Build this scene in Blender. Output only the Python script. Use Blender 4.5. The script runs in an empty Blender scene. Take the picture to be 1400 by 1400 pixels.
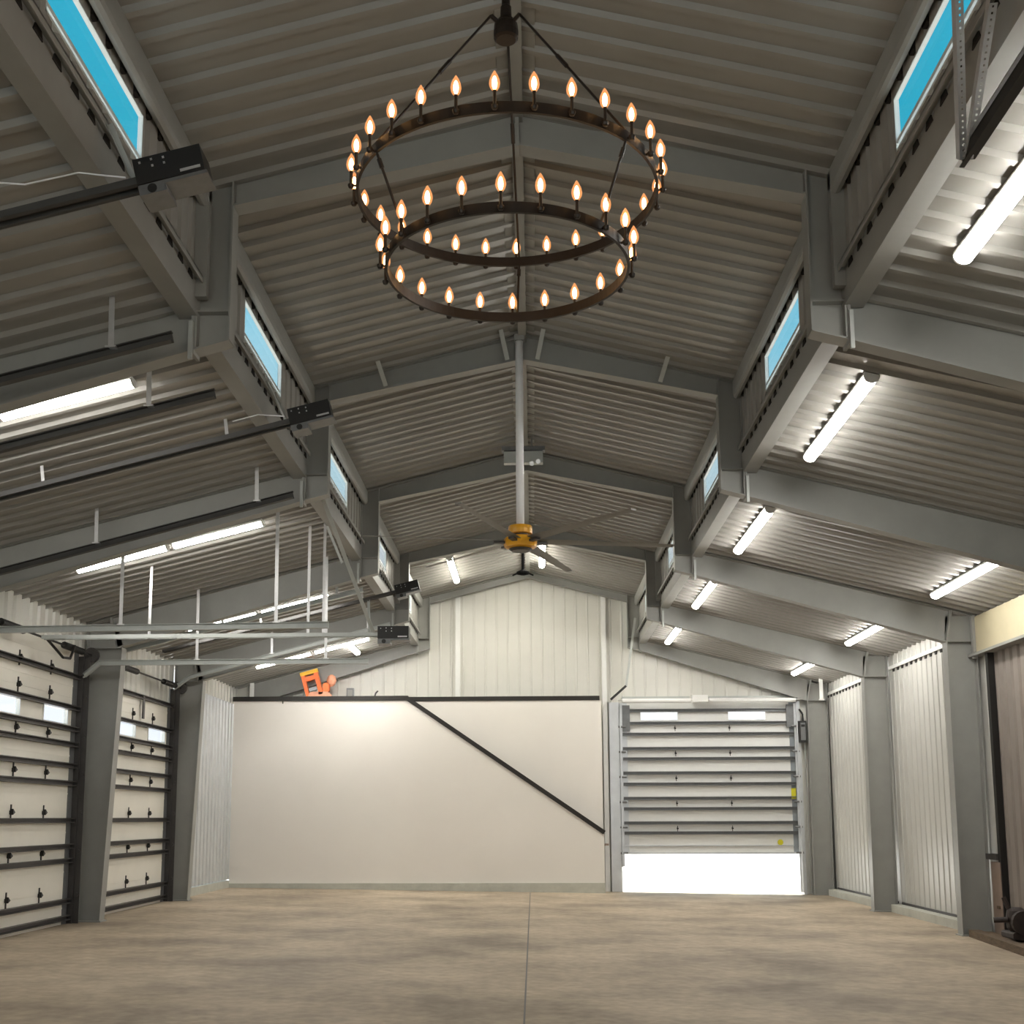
import bpy, math, random
from mathutils import Vector, Matrix
random.seed(7)
S = bpy.context.scene
COL = S.collection

# ------------------------------------------------------------------ camera
cd = bpy.data.cameras.new('camera')
cam = bpy.data.objects.new('camera', cd)
COL.objects.link(cam)
S.camera = cam
PITCH, ROLL, YAW = 0.1511, -0.0033, 0.0328
cam.location = (0.0873, 0.0, 1.5655)
cam.rotation_euler = (Matrix.Rotation(YAW, 3, 'Z') @ Matrix.Rotation(math.pi / 2 + PITCH, 3, 'X') @ Matrix.Rotation(ROLL, 3, 'Z')).to_euler()
cd.sensor_width = 36.0
cd.sensor_fit = 'HORIZONTAL'
cd.lens = 36.0 * 1641.41 / 1400.0
cd.shift_x = (700 - 674.51) / 1400.0
cd.shift_y = (867.36 - 700) / 1400.0
cd.clip_start = 0.02
cd.clip_end = 2000

# ------------------------------------------------------------------ view, world, sun
S.view_settings.view_transform = 'Standard'
S.view_settings.look = 'None'
S.view_settings.gamma = 1.0
S.view_settings.use_curve_mapping = False
S.view_settings.exposure = 0.18
TUBE = 50.0            # radiance of the fluorescent lenses
BULB = 32.0

w = bpy.data.worlds.new('sky')
S.world = w
w.use_nodes = True
nt = w.node_tree
nt.nodes.clear()
out = nt.nodes.new('ShaderNodeOutputWorld')
bg = nt.nodes.new('ShaderNodeBackground')
tc = nt.nodes.new('ShaderNodeTexCoord')
sep = nt.nodes.new('ShaderNodeSeparateXYZ')
ramp = nt.nodes.new('ShaderNodeValToRGB')
nz = nt.nodes.new('ShaderNodeTexNoise')
nz.inputs['Scale'].default_value = 5.0
nz.inputs['Detail'].default_value = 5.0
mix = nt.nodes.new('ShaderNodeMath'); mix.operation = 'MULTIPLY_ADD'
mix.inputs[1].default_value = 0.16
nt.links.new(tc.outputs['Generated'], sep.inputs[0])
nt.links.new(tc.outputs['Generated'], nz.inputs['Vector'])
nt.links.new(nz.outputs['Fac'], mix.inputs[0])
sub = nt.nodes.new('ShaderNodeMath'); sub.operation = 'SUBTRACT'; sub.inputs[1].default_value = 0.08
nt.links.new(sep.outputs['Z'], sub.inputs[0])
nt.links.new(sub.outputs[0], mix.inputs[2])
nt.links.new(mix.outputs[0], ramp.inputs['Fac'])
els = ramp.color_ramp.elements
els[0].position = 0.0; els[0].color = (1.25, 1.28, 1.3, 1)
els[1].position = 1.0; els[1].color = (0.02, 0.30, 0.60, 1)
for pos, c in ((0.2, (0.98, 1.02, 1.05)), (0.29, (0.66, 0.92, 1.0)), (0.38, (0.30, 0.74, 0.92)), (0.52, (0.03, 0.46, 0.64))):
    e = els.new(pos); e.color = (*c, 1)
nt.links.new(ramp.outputs['Color'], bg.inputs['Color'])
bg.inputs['Strength'].default_value = 1.0
nt.links.new(bg.outputs[0], out.inputs['Surface'])

sl = bpy.data.lights.new('sun', 'SUN')
sl.energy = 17.0
sl.angle = 0.009
sl.color = (1.0, 0.96, 0.9)
sun = bpy.data.objects.new('sun', sl)
COL.objects.link(sun)
sun.rotation_euler = (math.radians(-22), 0, 0)   # high, from beyond the end wall

# ------------------------------------------------------------------ materials
def mat(name, col, rough=0.5, metal=0.0, noise=0.0, nscale=6.0, bump=0.0, bscale=60.0, spec=0.5, stretch=None):
    m = bpy.data.materials.new(name)
    m.use_nodes = True
    n = m.node_tree
    b = n.nodes['Principled BSDF']
    b.inputs['Base Color'].default_value = (*col, 1)
    b.inputs['Roughness'].default_value = rough
    b.inputs['Metallic'].default_value = metal
    b.inputs['Specular IOR Level'].default_value = spec
    if noise or bump:
        t = n.nodes.new('ShaderNodeTexCoord')
        vec = t.outputs['Object']
        if stretch:
            mp = n.nodes.new('ShaderNodeMapping')
            mp.inputs['Scale'].default_value = stretch
            n.links.new(vec, mp.inputs[0]); vec = mp.outputs[0]
    if noise:
        x = n.nodes.new('ShaderNodeTexNoise')
        x.inputs['Scale'].default_value = nscale
        x.inputs['Detail'].default_value = 6
        x.inputs['Roughness'].default_value = 0.6
        n.links.new(vec, x.inputs['Vector'])
        r = n.nodes.new('ShaderNodeValToRGB')
        r.color_ramp.elements[0].position = 0.3
        r.color_ramp.elements[1].position = 0.7
        r.color_ramp.elements[0].color = (*[c * (1 - noise) for c in col], 1)
        r.color_ramp.elements[1].color = (*[min(1, c * (1 + noise)) for c in col], 1)
        n.links.new(x.outputs['Fac'], r.inputs['Fac'])
        n.links.new(r.outputs['Color'], b.inputs['Base Color'])
    if bump:
        y = n.nodes.new('ShaderNodeTexNoise')
        y.inputs['Scale'].default_value = bscale
        y.inputs['Detail'].default_value = 4
        n.links.new(vec, y.inputs['Vector'])
        bp = n.nodes.new('ShaderNodeBump')
        bp.inputs['Strength'].default_value = bump
        bp.inputs['Distance'].default_value = 0.01
        n.links.new(y.outputs['Fac'], bp.inputs['Height'])
        n.links.new(bp.outputs['Normal'], b.inputs['Normal'])
    return m

def emis(name, col, strength):
    m = bpy.data.materials.new(name)
    m.use_nodes = True
    n = m.node_tree
    n.nodes.clear()
    o = n.nodes.new('ShaderNodeOutputMaterial')
    e = n.nodes.new('ShaderNodeEmission')
    e.inputs['Color'].default_value = (*col, 1)
    e.inputs['Strength'].default_value = strength
    n.links.new(e.outputs[0], o.inputs['Surface'])
    return m

def glass(name, tint=(0.95, 0.98, 1.0)):
    m = bpy.data.materials.new(name)
    m.use_nodes = True
    n = m.node_tree
    n.nodes.clear()
    o = n.nodes.new('ShaderNodeOutputMaterial')
    t = n.nodes.new('ShaderNodeBsdfTransparent'); t.inputs['Color'].default_value = (*tint, 1)
    g = n.nodes.new('ShaderNodeBsdfGlossy'); g.inputs['Roughness'].default_value = 0.03
    f = n.nodes.new('ShaderNodeFresnel'); f.inputs['IOR'].default_value = 1.45
    x = n.nodes.new('ShaderNodeMixShader')
    ge = n.nodes.new('ShaderNodeNewGeometry')
    iv = n.nodes.new('ShaderNodeMath'); iv.operation = 'SUBTRACT'; iv.inputs[0].default_value = 1.0
    mu = n.nodes.new('ShaderNodeMath'); mu.operation = 'MULTIPLY'
    n.links.new(ge.outputs['Backfacing'], iv.inputs[1]); n.links.new(iv.outputs[0], mu.inputs[0]); n.links.new(f.outputs[0], mu.inputs[1])
    n.links.new(mu.outputs[0], x.inputs[0]); n.links.new(t.outputs[0], x.inputs[1]); n.links.new(g.outputs[0], x.inputs[2])
    n.links.new(x.outputs[0], o.inputs['Surface'])
    return m

M = dict(
    roof=mat('painted roof sheet', (0.295, 0.285, 0.265), 0.22, noise=0.05, nscale=2.0, bump=0.03, bscale=8),
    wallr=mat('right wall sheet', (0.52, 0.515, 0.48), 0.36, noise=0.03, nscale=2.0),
    rail=mat('dark rail', (0.055, 0.053, 0.05), 0.6, noise=0.1),
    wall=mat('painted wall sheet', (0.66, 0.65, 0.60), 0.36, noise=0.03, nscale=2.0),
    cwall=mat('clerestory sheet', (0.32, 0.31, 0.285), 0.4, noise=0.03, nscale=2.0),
    galv=mat('galvanised sheet', (0.62, 0.64, 0.66), 0.3, metal=0.4, noise=0.08, nscale=3.0),
    steel=mat('grey primed steel', (0.30, 0.30, 0.28), 0.45, noise=0.06, nscale=3.0),
    strut=mat('zinc strut', (0.46, 0.48, 0.46), 0.42, metal=0.2, noise=0.06),
    zinc=mat('bright zinc', (0.62, 0.62, 0.62), 0.35, metal=0.6, noise=0.06, nscale=20),
    dzinc=mat('dull zinc', (0.20, 0.205, 0.21), 0.4, metal=0.5, noise=0.1, nscale=12),
    foam=mat('dark foam closure', (0.018, 0.016, 0.014), 0.9, noise=0.2),  # near-black colour painting the shade inside open rib ends
    white=mat('white enamel', (0.80, 0.80, 0.78), 0.35, noise=0.02),
    plaster=mat('white painted board', (0.80, 0.765, 0.715), 0.6, noise=0.025, nscale=0.7),
    curb=mat('concrete kerb', (0.50, 0.50, 0.44), 0.8, noise=0.1, nscale=4, bump=0.2),
    door=mat('door panel', (0.80, 0.77, 0.69), 0.5, noise=0.03, nscale=2),
    bar=mat('dark strut', (0.075, 0.07, 0.068), 0.45, metal=0.4, noise=0.1),
    black=mat('black paint', (0.012, 0.011, 0.010), 0.45, noise=0.15),
    matte=mat('matte black', (0.004, 0.004, 0.004), 0.95, noise=0.1, spec=0.05),
    midzinc=mat('mid grey zinc', (0.30, 0.33, 0.35), 0.45, metal=0.3, noise=0.08),
    blacktrim=mat('black trim', (0.014, 0.011, 0.009), 0.55, noise=0.15),
    bronze=mat('dark bronze', (0.020, 0.014, 0.010), 0.45, metal=0.3, noise=0.2, nscale=15),
    frame=mat('window frame', (0.75, 0.80, 0.80), 0.4, noise=0.02),
    yellow=mat('yellow motor', (0.85, 0.40, 0.01), 0.35, noise=0.05),
    blade=mat('fan blade', (0.20, 0.195, 0.18), 0.5, noise=0.04),
    orange=mat('orange plastic', (0.90, 0.17, 0.02), 0.4, noise=0.08),
    amber=mat('amber plastic', (0.95, 0.52, 0.02), 0.4, noise=0.08),
    pink=mat('pale orange plastic', (0.85, 0.40, 0.25), 0.5, noise=0.1),
    sticker=mat('yellow sticker', (0.62, 0.58, 0.02), 0.6, noise=0.06),
    brown=mat('brown door curtain', (0.26, 0.225, 0.20), 0.5, noise=0.08, nscale=2),
    cream=mat('cream header', (0.56, 0.50, 0.34), 0.5, noise=0.06, nscale=1.5),
    wood=mat('old timber', (0.13, 0.09, 0.055), 0.8, noise=0.35, nscale=8, bump=0.3, stretch=(6, 0.6, 6)),
    ply=mat('plywood', (0.28, 0.21, 0.17), 0.7, noise=0.12, nscale=5),
    rust=mat('dark engine', (0.03, 0.02, 0.017), 0.6, noise=0.3, nscale=12),
    glass=glass('clear glass'),
    pale=glass('pale glass', (0.9, 0.92, 0.96)),
    tube=emis('fluorescent lens', (1.0, 0.97, 0.91), TUBE),
    led=emis('bright new lens', (1.0, 0.96, 0.84), TUBE * 1.3),  # far-end tubes made brighter to lift the gable wall
    bulb=emis('warm bulb', (1.0, 0.60, 0.25), BULB),
    apron=mat('sunlit concrete', (0.72, 0.71, 0.68), 0.9, noise=0.06, nscale=0.5),
)

def floor_material():
    m = bpy.data.materials.new('worn concrete')
    m.use_nodes = True
    n = m.node_tree
    b = n.nodes['Principled BSDF']
    t = n.nodes.new('ShaderNodeTexCoord')
    a = n.nodes.new('ShaderNodeTexNoise'); a.inputs['Scale'].default_value = 0.55; a.inputs['Detail'].default_value = 8; a.inputs['Roughness'].default_value = 0.62
    c = n.nodes.new('ShaderNodeTexNoise'); c.inputs['Scale'].default_value = 9; c.inputs['Detail'].default_value = 5
    n.links.new(t.outputs['Object'], a.inputs['Vector']); n.links.new(t.outputs['Object'], c.inputs['Vector'])
    r = n.nodes.new('ShaderNodeValToRGB')
    e = r.color_ramp.elements
    e[0].position = 0.33; e[0].color = (0.23, 0.182, 0.132, 1)
    e[1].position = 0.70; e[1].color = (0.56, 0.465, 0.345, 1)
    k = e.new(0.5); k.color = (0.40, 0.325, 0.238, 1)
    n.links.new(a.outputs['Fac'], r.inputs['Fac'])
    mx = n.nodes.new('ShaderNodeMix'); mx.data_type = 'RGBA'; mx.blend_type = 'OVERLAY'; mx.inputs[0].default_value = 0.35
    n.links.new(r.outputs['Color'], mx.inputs[6]); n.links.new(c.outputs['Fac'], mx.inputs[7])
    n.links.new(mx.outputs[2], b.inputs['Base Color'])
    rr = n.nodes.new('ShaderNodeMapRange'); rr.inputs[3].default_value = 0.5; rr.inputs[4].default_value = 0.75
    n.links.new(a.outputs['Fac'], rr.inputs[0]); n.links.new(rr.outputs[0], b.inputs['Roughness'])
    b.inputs['Specular IOR Level'].default_value = 0.3
    bp = n.nodes.new('ShaderNodeBump'); bp.inputs['Strength'].default_value = 0.08; bp.inputs['Distance'].default_value = 0.01
    n.links.new(c.outputs['Fac'], bp.inputs['Height']); n.links.new(bp.outputs['Normal'], b.inputs['Normal'])
    return m
M['floor'] = floor_material()

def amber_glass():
    # see-through amber shell, the bulb's orange halo put in as emission
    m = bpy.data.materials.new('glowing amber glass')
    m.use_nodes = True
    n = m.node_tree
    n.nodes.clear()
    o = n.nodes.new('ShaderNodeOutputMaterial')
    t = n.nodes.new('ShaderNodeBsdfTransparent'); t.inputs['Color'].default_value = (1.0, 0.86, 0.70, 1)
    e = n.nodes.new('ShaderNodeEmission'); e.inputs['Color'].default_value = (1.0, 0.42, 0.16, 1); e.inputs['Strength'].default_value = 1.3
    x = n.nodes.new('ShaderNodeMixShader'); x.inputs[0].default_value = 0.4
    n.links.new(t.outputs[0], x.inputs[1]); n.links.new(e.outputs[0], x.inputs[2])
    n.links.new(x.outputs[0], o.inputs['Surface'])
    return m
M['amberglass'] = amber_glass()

# ------------------------------------------------------------------ mesh helpers
class MB:
    def __init__(s, f=None):
        s.v, s.f, s.map = [], [], f
    def add(s, vs, fs):
        o = len(s.v)
        for q in vs:
            q = s.map(*q) if s.map else q
            s.v.append(tuple(q))
        s.f += [tuple(i + o for i in q) for q in fs]
        return s
    def box(s, x0, x1, y0, y1, z0, z1):
        vs = [(x, y, z) for x in (x0, x1) for y in (y0, y1) for z in (z0, z1)]
        return s.add(vs, [(0, 1, 3, 2), (4, 6, 7, 5), (0, 4, 5, 1), (2, 3, 7, 6), (0, 2, 6, 4), (1, 5, 7, 3)])
    def bevbox(s, x0, x1, y0, y1, z0, z1, b):
        # box with its four long Y-edges chamfered: an octagonal section swept along y
        pts = [(x0 + b, z0), (x1 - b, z0), (x1, z0 + b), (x1, z1 - b), (x1 - b, z1), (x0 + b, z1), (x0, z1 - b), (x0, z0 + b)]
        return s.prism([(p[0], p[1]) for p in pts], y0, y1)
    def prism(s, pts, y0, y1):
        # polygon in xz swept along y
        n = len(pts)
        vs = [(x, y0, z) for x, z in pts] + [(x, y1, z) for x, z in pts]
        fs = [tuple(range(n)), tuple(range(2 * n - 1, n - 1, -1))]
        fs += [(i, n + i, n + (i + 1) % n, (i + 1) % n) for i in range(n)]
        return s.add(vs, fs)
    def bar(s, p, q, wd, ht, up=(0, 0, 1)):
        p, q = Vector(p), Vector(q)
        d = (q - p).normalized()
        u = Vector(up)
        a = d.cross(u)
        if a.length < 1e-4:
            a = d.cross(Vector((0, 1, 0)))
        a.normalize()
        b = a.cross(d).normalized()
        vs = []
        for c in (p, q):
            for sx, sy in ((-1, -1), (1, -1), (1, 1), (-1, 1)):
                vs.append(c + a * sx * wd / 2 + b * sy * ht / 2)
        return s.add(vs, [(0, 1, 2, 3), (7, 6, 5, 4), (0, 4, 5, 1), (1, 5, 6, 2), (2, 6, 7, 3), (3, 7, 4, 0)])
    def angle(s, p, q, wd, up=(0, 0, 1), t=0.004):
        p, q = Vector(p), Vector(q)
        d = (q - p).normalized()
        a = d.cross(Vector(up))
        if a.length < 1e-4:
            a = d.cross(Vector((0, 1, 0)))
        a.normalize()
        b = a.cross(d).normalized()
        s.bar(p, q, wd, t, b)
        o = a * wd / 2 + b * wd / 2
        s.bar(p + o, q + o, t, wd, b)
        return s
    def tube(s, p, q, r, n=10, r2=None):
        p, q = Vector(p), Vector(q)
        r2 = r if r2 is None else r2
        d = (q - p).normalized()
        a = d.orthogonal().normalized()
        b = d.cross(a)
        vs = []
        for c, rr in ((p, r), (q, r2)):
            for i in range(n):
                t = 2 * math.pi * i / n
                vs.append(c + a * math.cos(t) * rr + b * math.sin(t) * rr)
        fs = [tuple(range(n - 1, -1, -1)), tuple(range(n, 2 * n))]
        fs += [(i, (i + 1) % n, n + (i + 1) % n, n + i) for i in range(n)]
        return s.add(vs, fs)
    def path(s, pts, r, n=6):
        for a, b in zip(pts, pts[1:]):
            s.tube(a, b, r, n)
        return s
    def lathe(s, prof, c, n=16):
        # prof: (radius, z) from bottom to top about the vertical axis through c
        vs, fs = [], []
        m = len(prof)
        for r, z in prof:
            for i in range(n):
                t = 2 * math.pi * i / n
                vs.append((c[0] + r * math.cos(t), c[1] + r * math.sin(t), c[2] + z))
        for k in range(m - 1):
            for i in range(n):
                j = (i + 1) % n
                fs.append((k * n + i, k * n + j, (k + 1) * n + j, (k + 1) * n + i))
        fs.append(tuple(range(n - 1, -1, -1)))
        fs.append(tuple((m - 1) * n + i for i in range(n)))
        return s.add(vs, fs)
    def build(s, name, m, parent=None, loc=None, smooth=False):
        me = bpy.data.meshes.new(name)
        o = Vector(loc) if loc is not None else (wloc(parent) if parent else Vector((0, 0, 0)))
        me.from_pydata([tuple(Vector(q) - o) for q in s.v], [], s.f)
        me.materials.append(m)
        if smooth:
            me.shade_smooth()
        me.update()
        ob = bpy.data.objects.new(name, me)
        COL.objects.link(ob)
        if parent:
            ob.parent = parent
        elif loc is not None:
            ob.location = o
        return ob

def wloc(o):
    v = Vector((0, 0, 0))
    while o:
        v += o.location
        o = o.parent
    return v

def tag(o, label=None, cat=None, group=None, kind=None):
    if label: o['label'] = label
    if cat: o['category'] = cat
    if group: o['group'] = group
    if kind: o['kind'] = kind
    return o

def thing(name, label, cat, loc=(0, 0, 0), group=None):
    o = bpy.data.objects.new(name, None)
    o.empty_display_size = 0.2
    COL.objects.link(o)
    o.location = loc
    return tag(o, label, cat, group)

def setting(name, label=None, loc=(0, 0, 0)):
    o = bpy.data.objects.new(name, None)
    o.empty_display_size = 0.2
    COL.objects.link(o)
    o.location = loc
    return tag(o, label, kind='structure')

def copy_tree(o, parent=None):
    c = o.copy()
    COL.objects.link(c)
    if parent:
        c.parent = parent
        c.matrix_parent_inverse.identity()
    for ch in o.children:
        copy_tree(ch, c)
    return c

# ------------------------------------------------------------------ building dimensions
D = 4.4
F = {i: 8.68 + (i - 1) * D for i in range(-2, 6)}
F[5] = 26.40
YB = F[-2] + 0.0            # wall behind the camera
YE = 26.60                  # inner face of the end wall
XM = 2.46                   # clerestory wall
XW = 6.55                   # side walls
PITCHR = 0.2535             # rib spacing of the sheeting
def zf(x): return -0.016 * x
def zlow(x): return 5.46 - 0.25 * (abs(x) - 2.5)
def zup(x): return 7.03 - 0.25 * abs(x)

RIB = dict(roof=(-0.034, 0.098, 0.052), wall=(-0.014, 0.05, 0.026))
def profile(a0, a1, ph=0.0, kind='roof'):
    """(s, recess) samples of a trapezoidal ribbed sheet between a0 and a1"""
    dep, wo, wi = RIB[kind]
    pts = []
    k = math.floor((a0 - ph) / PITCHR) - 1
    while ph + k * PITCHR < a1 + PITCHR:
        c = ph + k * PITCHR
        pts += [(c - wo / 2, 0), (c - wi / 2, dep), (c + wi / 2, dep), (c + wo / 2, 0)]
        k += 1
    def rec(x):
        for (u, d), (v, e) in zip(pts, pts[1:]):
            if u <= x <= v:
                return d + (e - d) * (x - u) / max(1e-9, v - u)
        return 0
    res = [(a0, rec(a0))] + [p for p in pts if a0 + 1e-4 < p[0] < a1 - 1e-4] + [(a1, rec(a1))]
    return res

def sheet(mb, a0, a1, lo, hi, P, ph=0.0, extra=(), kind='roof'):
    """ribbed sheet: P(s, t, recess) -> point, t runs from lo(s) to hi(s)"""
    pr = profile(a0, a1, ph, kind)
    for x in extra:
        if a0 < x < a1:
            pr.append((x, 0))
    pr.sort()
    vs, fs = [], []
    for s, d in pr:
        vs.append(P(s, lo(s), d)); vs.append(P(s, hi(s), d))
    for i in range(len(pr) - 1):
        fs.append((2 * i, 2 * i + 2, 2 * i + 3, 2 * i + 1))
    mb.add(vs, fs)

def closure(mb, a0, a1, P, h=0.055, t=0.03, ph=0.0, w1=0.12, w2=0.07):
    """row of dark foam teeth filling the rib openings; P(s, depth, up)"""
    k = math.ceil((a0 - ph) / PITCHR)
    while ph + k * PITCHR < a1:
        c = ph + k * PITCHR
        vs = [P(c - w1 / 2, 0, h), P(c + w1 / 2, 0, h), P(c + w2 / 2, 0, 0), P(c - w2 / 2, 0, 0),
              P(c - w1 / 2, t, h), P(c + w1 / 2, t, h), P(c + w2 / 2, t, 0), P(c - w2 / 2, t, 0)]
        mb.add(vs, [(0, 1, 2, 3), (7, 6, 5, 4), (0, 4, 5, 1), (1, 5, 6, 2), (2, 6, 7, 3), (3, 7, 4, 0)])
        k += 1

RPH = 8.374        # phase of the ribs along the building

# ------------------------------------------------------------------ ground outside, floor
g = MB().add([(-400, -200, -0.36), (400, -200, -0.36), (400, 500, -0.36), (-400, 500, -0.36)], [(0, 1, 2, 3)])
g.box(1.2, 7.2, 26.75, 60, -0.36, -0.12)
tag(g.build('ground', M['apron']), 'pale sunlit concrete yard seen under the half-raised end door', kind='structure')

fl = setting('floor', 'brown mottled concrete floor with one joint running down the middle')
for x0, x1 in ((-7.0, -0.008), (0.008, 7.0)):
    b = MB()
    vs = [(x, y, zf(x) + dz) for dz in (0, -0.3) for x in (x0, x1) for y in (YB, 26.72)]
    b.add(vs, [(0, 2, 3, 1), (4, 5, 7, 6), (0, 4, 6, 2), (1, 3, 7, 5), (2, 6, 7, 3), (0, 1, 5, 4)])
    b.build('floor_slab', M['floor'], fl)
MB().box(-0.009, 0.009, YB, 26.7, -0.02, -0.008).build('joint_filler', M['bar'], fl)

# ------------------------------------------------------------------ ceiling
ce = setting('ceiling', 'grey ribbed metal roof sheeting on the raised middle and both side aisles')
for i in range(-2, 5):
    y0, y1 = F[i], F[i + 1]
    if i == 4: y1 = YE + 0.1
    for sg in (-1, 1):
        b = MB()
        nrm = Vector((sg * 0.25, 0, 1)).normalized()
        sheet(b, y0, y1, lambda s: 0.0, lambda s: 2.6, lambda s, t, d: Vector((sg * t, s, zup(t))) + nrm * d, RPH)
        b.build('roof_sheet', M['roof'], ce)
        b = MB()
        sheet(b, y0, y1, lambda s: 2.475, lambda s: 6.75, lambda s, t, d: Vector((sg * t, s, zlow(t))) + nrm * d, RPH)
        b.build('roof_sheet', M['roof'], ce)
b = MB()
for sg in (-1, 1):
    b.bar((sg * 0.07, YB, zup(0.07) - 0.012), (sg * 0.07, YE, zup(0.07) - 0.012), 0.14, 0.012, (sg * 0.25, 0, 1))
b.box(-0.045, 0.045, YB, YE - 0.1, 6.93, 7.0)
b.build('ridge_cap', M['steel'], ce)

# ------------------------------------------------------------------ clerestory walls, windows, eave beams
WZ0, WZ1, WH = 5.79, 6.16, 0.78
wn = 0
for sg, side in ((-1, 'left'), (1, 'right')):
    wl = setting('wall_clerestory_' + side, 'ribbed clerestory wall above the %s aisle roof' % side)
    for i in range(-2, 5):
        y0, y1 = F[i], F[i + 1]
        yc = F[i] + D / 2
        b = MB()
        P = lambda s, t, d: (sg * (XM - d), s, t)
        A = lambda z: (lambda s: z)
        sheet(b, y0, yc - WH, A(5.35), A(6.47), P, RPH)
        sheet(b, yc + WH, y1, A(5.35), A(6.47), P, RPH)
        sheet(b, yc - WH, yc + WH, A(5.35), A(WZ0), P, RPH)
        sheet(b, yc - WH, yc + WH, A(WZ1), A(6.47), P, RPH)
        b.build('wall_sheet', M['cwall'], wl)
        b = MB()
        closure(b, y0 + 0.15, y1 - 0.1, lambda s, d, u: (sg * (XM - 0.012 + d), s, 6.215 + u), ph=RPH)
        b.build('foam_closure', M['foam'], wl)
        # window
        wn += 1
        wd = setting('window_%d' % wn, '%s clerestory window, bay %d counted from the near end, blue sky behind' % (side, i + 1) if i >= 0 else None, (sg * XM, yc, WZ0))
        if i < 0: wd['label'] = '%s clerestory window behind the viewpoint' % side
        b = MB()
        t, dp = 0.014, 0.028
        xa, xb = (XM - 0.004, XM + dp) if sg > 0 else (-XM - dp, -XM + 0.004)
        b.box(xa, xb, yc - WH, yc + WH, WZ0, WZ0 + t)
        b.box(xa, xb, yc - WH, yc + WH, WZ1 - t * 0.6, WZ1)
        b.box(xa, xb, yc - WH, yc - WH + t * 0.7, WZ0, WZ1)
        b.box(xa, xb, yc + WH - t * 0.7, yc + WH, WZ0, WZ1)
        b.build('window_frame', M['frame'], wd)
        xg = sg * (XM + 0.016)
        MB().box(xg - 0.004, xg + 0.004, yc - WH + 0.02, yc + WH - 0.02, WZ0 + 0.03, WZ1 - 0.02).build('window_pane', M['glass'], wd)
        # meeting rail of the sash
        MB().box(xg - 0.014, xg + 0.008, yc - WH + 0.012, yc + WH - 0.012, WZ0 + 0.055, WZ0 + 0.085).build('window_sash', M['frame'], wd)

tn = 0
for sg, side in ((-1, 'left'), (1, 'right')):
    tn += 1
    hb = setting('trim_%d' % tn, 'long grey eave beam and angle strip under the %s clerestory windows' % side)
    for i in range(-1, 5):
        y0, y1 = F[i] + 0.02, F[i + 1] - 0.02
        b = MB()
        pts = [(2.445, 5.60), (2.445, 5.35), (2.60, 5.35), (2.60, 5.37), (2.46, 5.37), (2.46, 5.60)]
        b.prism([(sg * x, z) for x, z in pts], y0, y1)
        b.build('eave_beam', M['steel'], hb)
        b = MB()
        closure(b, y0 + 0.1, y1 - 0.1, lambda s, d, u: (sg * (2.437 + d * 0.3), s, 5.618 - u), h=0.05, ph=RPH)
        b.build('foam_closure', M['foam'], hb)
        b = MB()
        x0, x1 = sorted((sg * 2.385, sg * 2.44))
        b.box(x0, x1, y0 + 0.08, y1 - 0.12, 5.615, 5.625)
        x0, x1 = sorted((sg * 2.385, sg * 2.393))
        b.box(x0, x1, y0 + 0.08, y1 - 0.12, 5.575, 5.625)
        b.build('angle_strip', M['steel'], hb)
        b = MB()
        pts = [(2.37, 6.42), (2.36, 6.40), (2.36, 6.25), (2.37, 6.215), (2.395, 6.20), (2.43, 6.21), (2.435, 6.23), (2.435, 6.41)]
        b.prism([(sg * x, z) for x, z in pts], y0 + 0.05, y1 - 0.05)
        b.build('eave_strut', M['steel'], hb)

# ------------------------------------------------------------------ outer walls
def side_sheet(mb, sg, y0, y1, z0, z1, x=XW, kind='roof'):
    sheet(mb, y0, y1, lambda s: z0, lambda s: z1, lambda s, t, d: (sg * (x + (d if kind == 'wall' else -d)), s, t), RPH, kind=kind)

wr = setting('wall_right', 'white ribbed metal wall on the right with steel columns in front')
for i in range(-2, 5):
    y0, y1 = F[i], F[i + 1]
    if i == 4: y1 = YE
    b = MB()
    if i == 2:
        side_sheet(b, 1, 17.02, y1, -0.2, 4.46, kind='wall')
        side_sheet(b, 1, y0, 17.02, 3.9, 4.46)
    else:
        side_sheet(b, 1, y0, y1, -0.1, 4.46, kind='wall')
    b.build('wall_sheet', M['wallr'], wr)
    b = MB()
    b.box(6.515, 6.545, y0 + 0.1, y1 - 0.1, 4.17, 4.23)
    b.build('eave_angle', M['white'], wr)
    b = MB()
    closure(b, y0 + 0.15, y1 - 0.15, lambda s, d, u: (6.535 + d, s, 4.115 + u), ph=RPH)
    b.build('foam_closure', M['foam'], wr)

wlft = setting('wall_left', 'ribbed metal wall on the left around the sectional doors')
LD = {2: (13.62, 17.12), 3: (18.02, 21.62)}      # doors in the left wall
LTOP = 3.62
for i in range(-2, 5):
    y0, y1 = F[i], F[i + 1]
    if i == 4: y1 = YE
    b = MB()
    if i in LD:
        a, c = LD[i]
        side_sheet(b, -1, y0, a, 0.0, 4.46)
        side_sheet(b, -1, c, y1, 0.0, 4.46)
        side_sheet(b, -1, a, c, 4.0 if i == 2 else LTOP, 4.46)
        b.build('wall_sheet', M['wall'], wlft)
    elif i == 4:
        side_sheet(b, -1, y0, y1, 4.0, 4.46, XW - 0.02)
        b.build('wall_sheet', M['wall'], wlft)
        b = MB()
        side_sheet(b, -1, y0, 26.0, 0.27, 4.02, XW - 0.12)
        b.box(-XW, -XW + 0.10, y0, 26.0, 4.0, 4.03)
        b.build('liner_sheet', M['galv'], wlft)
    else:
        side_sheet(b, -1, y0, y1, 0.0, 4.46)
        b.build('wall_sheet', M['wall'], wlft)

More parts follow.
